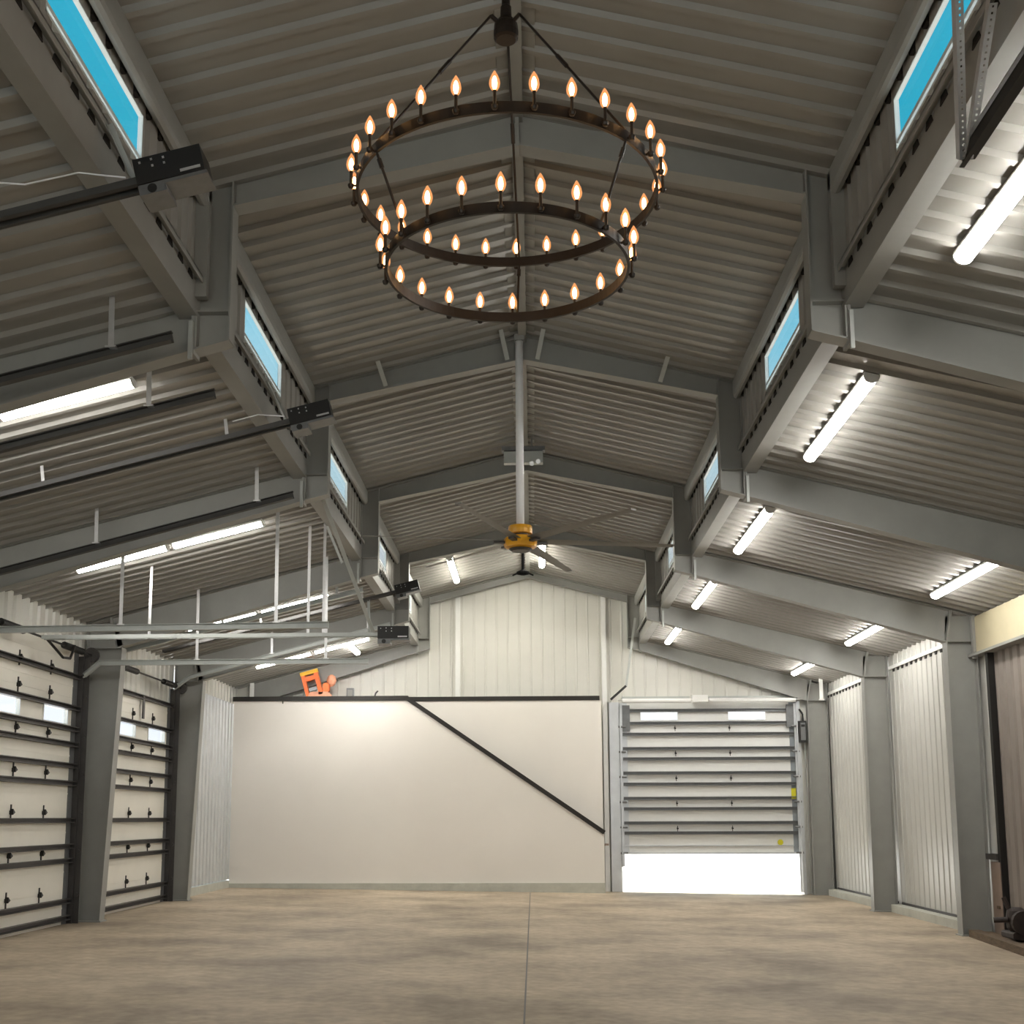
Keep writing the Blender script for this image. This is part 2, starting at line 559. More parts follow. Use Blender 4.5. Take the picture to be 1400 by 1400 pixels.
DX0, DX1, DZT = 2.0, 5.87, 4.06                  # opening of the end door
we = setting('wall_end', 'pale ribbed gable wall at the far end')
b = MB()
def ztop(x): return (zup(x) if abs(x) < 2.46 else zlow(x)) + 0.02
PE = lambda s, t, d: (s, YE + d, t)
sheet(b, -6.6, -2.46, lambda s: -0.2, ztop, PE, 0.05, kind='wall')
sheet(b, -2.46, DX0, lambda s: -0.2, lambda s: zup(s) + 0.02, PE, 0.05, extra=(0.0,), kind='wall')
sheet(b, DX0, 2.46, lambda s: DZT, lambda s: zup(s) + 0.02, PE, 0.05, kind='wall')
sheet(b, 2.46, DX1, lambda s: DZT, lambda s: zlow(s) + 0.02, PE, 0.05, kind='wall')
sheet(b, DX1, 6.6, lambda s: -0.2, lambda s: zlow(s) + 0.02, PE, 0.05, kind='wall')
b.build('wall_sheet', M['wall'], we)
for x in (-1.58, 1.675):
    b = MB()
    b.box(x - 0.05, x + 0.05, 26.485, 26.60, 4.2 if x < 0 else zf(x), 6.62)
    b.build('gable_post', M['white'], we)

wb = setting('wall_back', 'plain wall behind the viewpoint')
b = MB()
for x0, x1, z0, z1 in ((-7, -5.9, -0.3, 4.0), (-1.2, 1.2, -0.3, 4.0), (5.9, 7, -0.3, 4.0), (-7, 7, 4.0, 7.2)):  # gaps left between the piers are doorways added for daylight fill
    b.box(x0, x1, YB - 0.1, YB, z0, z1)
b.build('wall_sheet', M['wall'], wb)

bb = setting('baseboard_right', 'low concrete kerb along the foot of the right wall')
for y0, y1 in ((F[3] + 0.12, F[4] - 0.12), (F[4] + 0.12, F[5] - 0.12)):
    MB().box(6.34, 6.64, y0, y1, -0.2, 0.03).build('kerb', M['curb'], bb)
    MB().box(6.53, 6.55, y0, y1, 0.03, 0.07).build('base_flashing', M['bar'], bb)
bb = setting('baseboard_end', 'low concrete kerb under the white loft wall')
MB().box(-6.44, 1.585, 25.86, 25.99, -0.1, 0.19).build('kerb', M['curb'], bb)
bb = setting('baseboard_left', 'low concrete kerb under the galvanised panel at the left')
MB().box(-6.6, -6.41, F[4] + 0.12, 25.86, -0.1, 0.26).build('kerb', M['curb'], bb)

# ------------------------------------------------------------------ steel frames
def ibeam(mb, poly, y, flange_edges, wd=0.16, t=0.014):
    mb.prism(poly, y - 0.006, y + 0.006)
    for (x0, z0), (x1, z1) in flange_edges:
        mb.bar((x0, y, z0), (x1, y, z1), wd, t, (-(z1 - z0), 0, x1 - x0))

def steel_frame(i, label):
    y = F[i]
    end = i == 5
    r0, r1, kn = (6.71, 6.25, 5.16) if not end else (6.86, 6.30, 5.27)
    t = thing('steel_frame', label, 'frame', (0, y, 0), 'steel portal frames')
    for sg in (-1, 1):
        R = lambda pts: [(sg * x, z) for x, z in pts]
        E = lambda es: [((sg * a[0], a[1]), (sg * b[0], b[1])) for a, b in es]
        # aisle column
        if not (end and sg < 0):
            zb = zf(sg * 6.2)
            b = MB()
            xi = 6.06 if sg > 0 else 6.14
            xt = 6.08 if sg > 0 else 5.98
            ibeam(b, R([(xi, zb), (6.46, zb), (6.50, 4.44), (6.10, 4.44), (xt, 4.06)]), y,
                  E([((xi, zb), (xt, 4.06)), ((6.46, zb), (6.50, 4.44)), ((xt, 4.06), (6.50, 4.06))]), 0.2)
            b.build('aisle_column', M['steel'], t)
            MB().box(*sorted((sg * (xi - 0.03), sg * 6.5)), y - 0.12, y + 0.14, zb - 0.01, zb + 0.02).build('base_plate', M['steel'], t)
        # aisle rafter
        b = MB()
        zk = kn - 0.07
        ibeam(b, R([(2.46, zk), (6.08, 4.06), (6.14, 4.44), (6.2, zlow(6.2) - 0.01), (2.46, zlow(2.46) - 0.01)]), y,
              E([((2.46, zk), (6.08, 4.06)), ((2.46, zlow(2.46) - 0.02), (6.5, zlow(6.5) - 0.02))]))
        b.bar((sg * 6.085, y, 4.05), (sg * 6.17, y, 4.52), 0.17, 0.03, (sg, 0, 0))
        b.bar((sg * 2.475, y, zk - 0.04), (sg * 2.475, y, 5.45), 0.17, 0.025, (sg, 0, 0))
        b.build('aisle_rafter', M['steel'], t)
        # monitor column
        b = MB()
        ibeam(b, R([(2.2, kn), (2.46, zk), (2.46, 6.40), (2.2, 6.46)]), y,
              E([((2.2, kn), (2.2, 6.45)), ((2.453, zk), (2.453, 6.40)), ((2.2, kn), (2.46, zk)), ((2.2, kn + 0.23), (2.45, kn + 0.23))]))
        b.build('monitor_column', M['steel'], t)
        if i in (1, 4):
            MB().box(*sorted((sg * 2.36, sg * 2.47)), y - 0.16, y - 0.09, 5.47, 6.38).build('girt_clip', M['steel'], t)
        # upper rafter
        b = MB()
        ibeam(b, R([(2.2, r1), (0, r0), (0, 6.99), (2.2, zup(2.2) - 0.01)]), y,
              E([((2.2, r1), (0, r0)), ((2.4, zup(2.4) - 0.02), (0, zup(0) - 0.025))]))
        b.build('upper_rafter', M['steel'], t)
        if i == 2:
            for x in (1.55, 0.17):
                MB().bar((sg * (x + 0.07), y - 0.3, zup(x) - 0.02), (sg * x, y - 0.09, r0 - (r0 - r1) * x / 2.2 + 0.02), 0.05, 0.012, (0, 1, 0)).build('flange_brace', M['strut'], t)
        if i < 5:
            # short clip hanging at the foot of the monitor column
            MB().box(*sorted((sg * 2.47, sg * 2.50)), y - 0.11, y - 0.085, 5.0, 5.3).build('clip_plate', M['strut'], t)
    # plate across the peak
    MB().bar((0, y, r0 - 0.02), (0, y, 7.0), 0.17, 0.03, (1, 0, 0)).build('peak_plate', M['steel'], t)
    return t

steel_frame(1, 'nearest grey steel frame, its peak beam seen through the chandelier rings')
steel_frame(2, 'second grey steel frame, the one above the top of the silver fan pipe')
steel_frame(3, 'third grey steel frame, carrying the small grey box at its peak')
steel_frame(4, 'fourth grey steel frame, directly behind the yellow fan motor')
steel_frame(5, 'last pale steel frame, flush against the far gable wall')

# ------------------------------------------------------------------ sectional doors
def hinge_mesh():
    b = MB()
    # local: u (along the door), d (inwards), z
    b.box(-0.012, 0.012, 0, 0.012, -0.10, 0.10)
    b.prism([(-0.03, -0.03), (0.035, 0.0), (-0.03, 0.045)], 0.006, 0.05)
    b.box(-0.035, 0.035, 0, 0.02, -0.025, 0.025)
    return b

def sectional_door(n, label, P, u0, u1, zb, seams, struts, wins, hinge_us, pm, sm, hinge_small=False, edge=True):
    """P(u, d, z): point on the door; seams: section edges from bottom to top"""
    t = setting('door_%d' % n, label)
    wz = None
    for k in range(len(seams) - 1):
        a, c = seams[k], seams[k + 1]
        hit = [w_ for w_ in wins if a < (w_[2] + w_[3]) / 2 < c]
        b = MB(P)
        if hit:
            z0, z1 = hit[0][2], hit[0][3]
            b.box(u0, u1, -0.045, 0, a, z0)
            b.box(u0, u1, -0.045, 0, z1, c)
            xs = [u0] + [x for w_ in hit for x in (w_[0], w_[1])] + [u1]
            for q in range(0, len(xs), 2):
                b.box(xs[q], xs[q + 1], -0.045, 0, z0, z1)
        else:
            b.box(u0, u1, -0.045, -0.006, a, c)
            b.box(u0, u1, -0.006, 0, a + 0.004, c - 0.004)
            b.box(u0, u1, 0, 0.004, (a + c) / 2 - 0.012, (a + c) / 2 + 0.012)
        po = b.build('door_section', pm, t)
        for w_ in hit:
            b = MB(P)
            b.box(w_[0], w_[1], -0.03, -0.02, w_[2], w_[3])
            b.build('window_pane', M['pale'], po)
            b = MB(P)
            for (p0, p1, q0, q1) in ((w_[0] - .02, w_[1] + .02, w_[2] - .02, w_[2]), (w_[0] - .02, w_[1] + .02, w_[3], w_[3] + .02),
                                     (w_[0] - .02, w_[0], w_[2], w_[3]), (w_[1], w_[1] + .02, w_[2], w_[3])):
                b.box(p0, p1, 0, 0.012, q0, q1)
            b.build('window_frame', M['white'], po)
    for z in struts:
        b = MB(P)
        b.box(u0, u1, 0.0, 0.012, z - 0.035, z + 0.035)
        b.box(u0, u1, 0.0, 0.07, z + 0.022, z + 0.035)
        b.box(u0, u1, 0.0, 0.07, z - 0.035, z - 0.022)
        b.build('strut', sm, t)
    if edge:
        for a, c in ((u0, u0 + 0.16), (u1 - 0.16, u1)):
            b = MB(P)
            b.box(a, c, 0.0, 0.008, seams[0], seams[-1])
            b.build('end_stile', (M['midzinc'] if a > u0 else M['galv']) if n == 3 else M['dzinc'], t)
    first = None
    for z in seams[1:-1]:
        for u in hinge_us:
            if first is None:
                h = hinge_mesh()
                hv = MB()
                k = 0.6 if hinge_small else 1.0
                o = Vector(P(0, 0, 0))
                hv.v = [tuple(Vector(P(q[0] * k, q[1], q[2] * k)) - o) for q in h.v]
                hv.f = h.f
                me = bpy.data.meshes.new('hinge'); me.from_pydata(hv.v, [], hv.f); me.materials.append(M['black']); me.update()
                first = me
            ob = bpy.data.objects.new('hinge', first)
            COL.objects.link(ob)
            ob.parent = t
            ob.location = Vector(P(u, 0.0, z))
    return t

PL = lambda u, d, z: (-6.52 + d, u, z)
SEAM = [0.10, 0.553, 1.10, 1.645, 2.18, 2.72, 3.27, 3.62]
STR = [0.19, 0.42, 0.98, 1.18, 1.54, 2.06, 2.31, 2.61, 2.83, 3.13, 3.585]
d1 = sectional_door(1, 'beige sectional door at the left edge, nearest of the two in view', PL, LD[2][0], LD[2][1], 0.1, SEAM + [4.0], STR,
               [(14.36, 15.2, 2.89, 3.09), (15.97, 16.8, 2.89, 3.09)], (14.08, 15.12, 16.14), M['door'], M['bar'])
d2 = sectional_door(2, 'beige sectional door between the two left steel columns', PL, LD[3][0], LD[3][1], 0.1, SEAM, STR,
               [(18.9, 19.73, 2.90, 3.11), (20.42, 21.33, 2.90, 3.11)], (18.55, 19.58, 20.62), M['door'], M['bar'])
for t, (a, c) in ((d1, LD[2]), (d2, LD[3])):
    for y, s in ((a - 0.05, -1), (c + 0.05, 1)):
        b = MB()
        b.box(-6.53, -6.44, y - 0.035, y + 0.035, 0.1, 3.9)
        b.box(-6.44, -6.36, y - 0.004, y + 0.004, 0.1, 3.9)
        b.build('vertical_track', M['bar'], t)
        b = MB()
        for z in (0.5, 1.1, 1.65, 2.2, 2.75, 3.3):
            b.tube((-6.40, y - 0.03, z), (-6.40, y + 0.03, z), 0.03, 8)
        b.build('rollers', M['bar'], t)
    b = MB().tube((-6.36, a - 0.2, 3.93), (-6.36, c + 0.2, 3.93), 0.016, 8)
    b.build('spring_shaft', M['black'], t)
    for y in (a + 0.55, c - 0.95):
        b = MB()
        for q in range(26):
            b.tube((-6.36, y + q * 0.026, 3.93), (-6.36, y + q * 0.026 + 0.018, 3.93), 0.05, 10)
        b.build('torsion_spring', M['black'], t)
    for y in (a - 0.1, c + 0.1):
        MB().tube((-6.36, y - 0.03, 3.93), (-6.36, y + 0.03, 3.93), 0.11, 14).build('cable_drum', M['bar'], t)
b = MB().path([(-6.34, 15.5, 3.93), (-6.2, 15.75, 3.70), (-6.2, 16.0, 3.72), (-6.3, 16.4, 3.95)], 0.018)
b.build('release_arm', M['black'], d1)
b = MB().bar((-6.46, 19.95, 3.62), (-6.46, 19.95, 3.22), 0.09, 0.02, (1, 0, 0))
b.build('arm_bracket', M['bar'], d2)

PEND = lambda u, d, z: (u, 26.60 - d, z)
ES = [0.76, 1.31, 1.85, 2.395, 2.94, 3.49, 4.06]
ESTR = [1.215, 1.43, 1.735, 1.96, 2.27, 2.51, 2.82, 3.045, 3.36, 3.60, 3.88]
d3 = sectional_door(3, 'white sectional door in the far wall, raised to leave a bright gap', PEND, DX0, DX1, 0.76, ES, ESTR,
               [(2.465, 3.275, 3.675, 3.84), (4.39, 5.20, 3.675, 3.84)], (3.215, 4.405), M['white'], M['dzinc'], hinge_small=True)
b = MB(PEND); b.box(DX0, DX1, 0.0, 0.05, 0.76, 0.80); b.box(DX0, DX1 - 0.16, 0.0, 0.03, 0.93, 0.955)
b.build('bottom_seal', M['galv'], d3)
for x0, x1 in ((DX0 - 0.24, DX0 - 0.02), (DX1 + 0.0, DX1 + 0.06)):
    b = MB().box(x0, x1, 26.46, 26.62, zf(x0) - 0.01, 4.06)
    b.build('door_jamb', M['galv'], d3)
for x, s in ((DX0 + 0.0, 1), (DX1 - 0.02, -1)):
    b = MB()
    b.box(x - 0.012, x + 0.012, 26.40, 26.50, 0.5 if s > 0 else -0.05, 4.02)
    b.box(x - 0.05, x + 0.05, 26.495, 26.505, 0.5 if s > 0 else -0.05, 4.02)
    b.build('vertical_track', M['galv'], d3)
    b = MB()
    for z in ES[:-1]:
        b.tube((x - s * 0.04, 26.46, z + 0.03), (x + s * 0.12, 26.46, z + 0.03), 0.022, 8)
    b.build('rollers', M['dzinc'], d3)
for x in (DX0 + 0.1, DX1 - 0.1):
    MB().box(x - 0.12, x + 0.12, 26.535, 26.56, 3.5 if x > 3 else 3.42, 4.0).build('bearing_plate', M['dzinc'], d3)
b = MB().tube((DX0 - 0.05, 26.36, 4.10), (DX1 + 0.1, 26.36, 4.10), 0.015, 8)
b.build('spring_shaft', M['white'], d3)
for x0, x1 in ((DX0 + 0.05, 3.55), (3.95, DX1 - 0.05)):
    MB().tube((x0, 26.36, 4.08), (x1, 26.36, 4.08), 0.05, 12).build('torsion_spring', M['white'], d3)
    MB().box(x0, x1, 26.52, 26.6, 4.14, 4.19).build('header_angle', M['strut'], d3)
MB().box(3.58, 3.92, 26.33, 26.5, 4.05, 4.20).build('center_bracket', M['white'], d3)
b = MB().tube((5.42, 26.562, 1.01), (5.42, 26.57, 1.01), 0.062, 16)
b.build('sticker', M['sticker'], d3)
MB().box(5.70, 5.80, 26.575, 26.588, 1.93, 2.17).build('sticker', M['sticker'], d3)

# right wall door in the third bay
d4 = setting('door_4', 'brown ribbed door under a cream header at the right edge', (6.5, 15.2, -0.1))
b = MB()
sheet(b, 13.25, 16.93, lambda s: -0.1, lambda s: 3.86, lambda s, t, d: (6.56 - d, s, t), RPH + 0.1)
b.build('door_curtain', M['brown'], d4)
MB().box(6.46, 6.6, 13.2, 17.38, 3.87, 4.40).build('door_header', M['cream'], d4)
MB().box(6.40, 6.6, 13.2, 17.5, 3.83, 3.87).build('header_flange', M['steel'], d4)
MB().box(6.47, 6.56, 16.93, 17.02, -0.1, 3.83).build('door_guide', M['black'], d4)
MB().box(6.42, 6.47, 17.30, 17.38, 3.8, 4.42).build('header_post', M['steel'], d4)
b = MB().box(6.44, 6.54, 17.02, 17.40, 0.96, 1.04)
b.build('guide_rail', M['bar'], d4)

# ------------------------------------------------------------------ white loft wall with stair trim
lo = setting('wall_loft', 'smooth white loft wall with black capping and a diagonal stair edge')
b = MB().prism([(-6.43, 0.17), (1.58, 0.17), (1.58, 1.20), (-2.64, 4.10), (-6.43, 4.10)], 25.92, 26.03)
b.build('front_panel', M['plaster'], lo)
MB().box(-2.8, 1.58, 26.24, 26.30, 0.17, 4.09).build('back_panel', M['plaster'], lo)
MB().box(1.50, 1.58, 26.03, 26.24, 0.0, 1.15).build('end_panel', M['plaster'], lo)
MB().box(-6.45, -2.62, 25.89, 26.06, 4.08, 4.18).build('cap', M['blacktrim'], lo)
MB().bar((-2.66, 25.975, 4.135), (1.585, 25.975, 1.235), 0.17, 0.09, (0.56, 0, 0.82)).build('cap', M['blacktrim'], lo)
MB().box(-2.7, 1.545, 26.22, 26.32, 4.09, 4.185).build('cap', M['blacktrim'], lo)
MB().box(-6.43, -2.8, 26.03, 26.56, 3.95, 4.08).build('deck', M['ply'], lo)
b = MB()
for k in range(11):
    x = -2.3 + k * 0.36
    z = 3.55 - k * 0.255
    b.box(x, x + 0.38, 26.03, 26.24, z - 0.04, z)
b.build('stair_treads', M['ply'], lo)
MB().bar((-5.35, 25.88, 4.02), (-5.35, 25.88, 4.09), 0.02, 0.02).build('hook', M['black'], lo)

# ------------------------------------------------------------------ fluorescent lights
def fixture(L, name='fluorescent_light', lens=None):
    t = thing(name, 'x', 'light')
    h = L / 2
    b = MB()
    b.prism([(-0.066, 0), (-0.066, -0.02), (-0.05, -0.035), (0.05, -0.035), (0.066, -0.02), (0.066, 0)], -h, h)
    b.build('housing', M['white'], t)
    b = MB()
    n = 8
    pts = [(0.06 * math.cos(math.pi + math.pi * k / n), -0.03 + 0.048 * math.sin(math.pi + math.pi * k / n)) for k in range(n + 1)]
    b.prism(pts, -h + 0.02, h - 0.02)
    b.build('lens', M[lens or 'tube'], t)
    for s in (-1, 1):
        b = MB()
        pe = [(0.066 * math.cos(math.pi + math.pi * k / n), -0.025 + 0.056 * math.sin(math.pi + math.pi * k / n)) for k in range(n + 1)]
        b.prism(pe, s * h - 0.02 * (s > 0), s * h + 0.02 * (s < 0))
        b.build('end_cap', M['white'], t)
    return t
TH = math.atan(0.25)
L8, L4 = 2.34, 1.17
protos = {}
def place(L, loc, rot, label, group, lens=None):
    K = (L, lens)
    if K not in protos:
        protos[K] = o = fixture(L, lens=lens)
    else:
        o = copy_tree(protos[K])
    o.location = loc
    o.rotation_euler = rot
    tag(o, label, 'light', group)
    return o
RG = 'fluorescent lights along the right aisle'
def right(x, yc, L, label):
    place(L, (x, yc, zlow(x) - 0.042), (0, TH, 0), label, RG)
right(3.0, 6.52, L8, 'lit tube fixture at the upper right edge, beside the black hanging rail')
right(3.0, 11.05, L8, 'lit tube fixture on the right roof just below the second clerestory window')
right(3.0, 15.50, L8, 'third lit tube fixture from the front in the inner right row')
right(3.0, 20.0, L8, 'fourth lit tube fixture from the front in the inner right row')
right(3.0, 24.48, L8, 'farthest lit tube fixture in the inner right row, above the end door')
right(5.69, 15.45, L8, 'lit tube fixture by the right wall, nearest of the outer row')
right(5.69, 20.1, L8, 'lit tube fixture by the right wall, middle of the outer row')
right(5.69, 24.6, L8, 'lit tube fixture by the right wall, farthest of the outer row')
LG = 'fluorescent lights across the left aisle'
def left(x0, y, label):
    xm = -x0 - L4 / 2 * math.cos(TH)
    R = Matrix.Rotation(-TH, 3, 'Y') @ Matrix.Rotation(math.pi / 2, 3, 'Z')
    place(L4, (xm, y, zlow(xm) - 0.042), R.to_euler(), label, LG)
nm = ('nearest', 'second', 'third', 'farthest')
for k, y in enumerate((9.57, 14.45, 19.35, 24.2)):
    left(3.25, y, 'upper tube of the %s pair across the left aisle roof' % nm[k])
    left(4.44, y, 'lower tube of the %s pair across the left aisle roof' % nm[k])
place(L4 * 1.15, (-3.7, 24.95, zlow(3.7) - 0.042), (0, -TH, 0), 'single tube fixture lengthwise over the far left loft', 'tube fixtures at the far end')
place(L8, (-1.53, 24.1, zup(1.53) - 0.042), (0, -TH, 0), 'tube fixture left of the ridge, in front of the gable wall', 'tube fixtures at the far end', 'led')
place(L8, (0.31, 24.05, zup(0.31) - 0.042), (0, TH, 0), 'tube fixture right of the ridge, partly behind a fan blade', 'tube fixtures at the far end', 'led')

# ------------------------------------------------------------------ chandelier
CX, CY = -0.022, 5.63
ch = thing('chandelier', 'two-tier dark bronze ring chandelier with glowing candle bulbs', 'chandelier', (CX, CY, 4.24))
def ring_mesh(R, z, h=0.052, t=0.014, n=96):
    b = MB()
    vs, fs = [], []
    prof = [(R - t / 2, z - h / 2), (R + t / 2, z - h / 2), (R + t / 2, z + h / 2), (R - t / 2, z + h / 2)]
    for i in range(n):
        a = 2 * math.pi * i / n
        for r, q in prof:
            vs.append((CX + r * math.cos(a), CY + r * math.sin(a), q))
    for i in range(n):
        j = (i + 1) % n
        for k in range(4):
            fs.append((4 * i + k, 4 * j + k, 4 * j + (k + 1) % 4, 4 * i + (k + 1) % 4))
    b.add(vs, fs)
    return b
slv = MB()
slv.lathe([(0.006, -0.036), (0.012, -0.033), (0.016, -0.022), (0.016, -0.016), (0.0075, -0.014), (0.0075, 0.045), (0.009, 0.047), (0.009, 0.055)], (0, 0, 0), 10)
slv.bar((0, 0, -0.02), (-0.026, 0, -0.02), 0.008, 0.008)
def loose(mbx, name, m, smooth=True):
    me = bpy.data.meshes.new(name)
    me.from_pydata(mbx.v, [], mbx.f)
    me.materials.append(m)
    if smooth: me.shade_smooth()
    me.update()
    return me
sleeve_me = loose(slv, 'candle_sleeve', M['bronze'], False)
bulb_me = loose(MB().lathe([(0.004, 0.058), (0.008, 0.066), (0.0115, 0.078), (0.0125, 0.090), (0.011, 0.104), (0.007, 0.117), (0.002, 0.124)], (0, 0, 0), 10), 'light_bulb', M['bulb'])
glass_me = loose(MB().lathe([(0.008, 0.051), (0.014, 0.058), (0.022, 0.072), (0.025, 0.088), (0.022, 0.108), (0.014, 0.128), (0.006, 0.143), (0.001, 0.150)], (0, 0, 0), 12), 'bulb_glass', M['amberglass'])  # outer shell carries the painted orange halo
ANG = (86, 217, 318)
R1, R2, Z1, Z2 = 0.748, 0.5995, 4.660, 4.267
for R, z, n, ph in ((R1, Z1, 28, -92.7), (R2, Z2, 22, -91.4)):
    ro = ring_mesh(R, z).build('ring', M['bronze'], ch)
    for k in range(n):
        a = math.radians(ph) + 2 * math.pi * k / n
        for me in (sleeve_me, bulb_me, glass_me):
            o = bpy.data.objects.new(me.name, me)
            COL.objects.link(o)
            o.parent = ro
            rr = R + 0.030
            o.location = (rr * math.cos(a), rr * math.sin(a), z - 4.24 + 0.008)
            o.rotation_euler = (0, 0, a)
HZ = 5.60
b = MB().lathe([(0.05, -0.095), (0.062, -0.085), (0.064, -0.05), (0.06, -0.01), (0.045, 0.015), (0.03, 0.03), (0.028, 0.09), (0.022, 0.10)], (CX, CY, HZ), 20)
b.build('hub', M['bronze'], ch, smooth=False)
MB().tube((CX, CY, HZ + 0.09), (CX, CY, 6.95), 0.022, 14).build('stem', M['bronze'], ch)
MB().lathe([(0.07, 6.90), (0.075, 6.93), (0.075, 6.965)], (CX, CY, 0), 18).build('ceiling_canopy', M['bronze'], ch)
for a in ANG:
    a = math.radians(a)
    c, s = math.cos(a), math.sin(a)
    h0 = (CX + 0.055 * c, CY + 0.055 * s, HZ - 0.01)
    h1 = (CX + 0.095 * c, CY + 0.095 * s, HZ + 0.005)
    p1 = (CX + R1 * c, CY + R1 * s, Z1 + 0.026)
    p1b = (CX + R1 * c, CY + R1 * s, Z1 - 0.026)
    p2 = (CX + R2 * c, CY + R2 * s, Z2 + 0.026)
    b = MB().tube(h0, h1, 0.011, 8).tube(h1, p1, 0.0065, 8)
    m_ = Vector(h1).lerp(Vector(p1), 0.38); m2 = Vector(h1).lerp(Vector(p1), 0.47)
    b.tube(m_, m2, 0.011, 8)
    b.build('suspension_rod', M['bronze'], ch)
    b = MB().tube(p1b, p2, 0.0065, 8)
    m_ = Vector(p1b).lerp(Vector(p2), 0.08); m2 = Vector(p1b).lerp(Vector(p2), 0.2)
    b.tube(m_, m2, 0.011, 8)
    b.build('tier_rod', M['bronze'], ch)

# ------------------------------------------------------------------ ceiling fan
FX, FY = -0.035, 12.92
fan = thing('ceiling_fan', 'large fan with yellow motor and grey blades on a long silver pipe', 'fan', (FX, FY, 4.5))
MB().tube((FX, FY, 4.74), (FX, FY, 6.9), 0.044, 16).build('down_pipe', mat('brushed aluminium', (0.97, 0.97, 0.98), 0.3, metal=0.0, noise=0.0), fan, smooth=True)
MB().box(FX - 0.055, FX + 0.055, FY - 0.06, FY + 0.06, 6.88, 6.95).build('mount_bracket', M['steel'], fan)
b = MB().lathe([(0.085, 0.14), (0.13, 0.15), (0.135, 0.20), (0.13, 0.235), (0.06, 0.245)], (FX, FY, 4.5), 20)
b.build('motor', M['yellow'], fan)
b = MB().lathe([(0.12, -0.035), (0.175, -0.02), (0.185, 0.02), (0.18, 0.075), (0.15, 0.095)], (FX, FY, 4.5 + 0.02), 12)
b.build('hub', M['yellow'], fan)
MB().lathe([(0.10, 0.11), (0.10, 0.145)], (FX, FY, 4.5), 16).build('hub_gap_ring', M['black'], fan)
MB().lathe([(0.10, -0.045), (0.13, -0.02)], (FX, FY, 4.5), 16).build('hub_plate', M['bar'], fan)
for k in range(6):
    a = math.radians(10.5 + 60 * k)
    c, s = math.cos(a), math.sin(a)
    def Q(r, t, z): return (FX + r * c - t * s, FY + r * s + t * c, 4.57 + z)
    b = MB(lambda r, t, z: Q(r, t, z))
    # airfoil-like section swept along r, pitched
    sec = [(0.085, -0.010), (0.04, 0.006), (-0.02, 0.014), (-0.075, 0.014), (-0.02, 0.002), (0.04, -0.006)]
    vs = [(0.19, t * 0.95, z) for t, z in sec] + [(1.74, t * 0.5, z * 0.7) for t, z in sec]
    n = len(sec)
    fs = [tuple(range(n)), tuple(range(2 * n - 1, n - 1, -1))] + [(i, n + i, n + (i + 1) % n, (i + 1) % n) for i in range(n)]
    b.add(vs, fs)
    bl = b.build('blade', M['blade'], fan)
    b = MB(lambda r, t, z: Q(r, t, z))
    b.prism([(1.738, -0.010), (1.745, -0.008), (1.745, 0.008), (1.738, 0.010)], -0.036, 0.036)
    b.build('tip_cap', M['blade'], bl)
    b = MB(lambda r, t, z: Q(r, t, z))
    b.box(0.14, 0.30, -0.03, 0.03, -0.035, -0.012)
    b.build('blade_iron', M['bar'], bl)

# pendant pole beyond the fan
t = thing('pendant_pole', 'short black pole with a round hub hanging before the gable peak', 'pole', (-0.09, 23.6, 6.4))
MB().tube((-0.09, 23.6, 6.42), (-0.09, 23.6, 6.93), 0.03, 12).build('pole', M['matte'], t)
MB().lathe([(0.06, 6.36), (0.13, 6.38), (0.13, 6.42), (0.05, 6.46)], (-0.09, 23.6, 0), 16).build('hub', M['matte'], t)
for s in (-1, 1):
    MB().bar((-0.09 + s * 0.1, 23.6, 6.40), (-0.09 + s * 0.21, 23.6, 6.35), 0.03, 0.025).build('arm', M['matte'], t)

# grey box with lamp heads on the third frame
t = thing('emergency_light', 'grey box with two small lamp heads hung before the third frame peak', 'light', (-0.02, 16.68, 6.58))
MB().box(-0.30, 0.26, 16.62, 16.74, 6.58, 6.75).build('housing', M['strut'], t)
MB().box(-0.33, 0.29, 16.60, 16.75, 6.76, 6.82).build('cover', M['dzinc'], t)
for x in (-0.1, 0.1):
    MB().tube((x, 16.68, 6.8), (x, 16.68, 6.97), 0.012, 8).build('suspension_rod', M['steel'], t)
for x, z in ((0.10, 6.53), (0.19, 6.56)):
    o = MB().tube((x, 16.50, z), (x, 16.58, z + 0.02), 0.034, 12, 0.02).build('lamp_head', M['zinc'], t)
    MB().tube((x, 16.58, z + 0.02), (x, 16.63, 6.60), 0.010, 6).build('bracket', M['strut'], t)

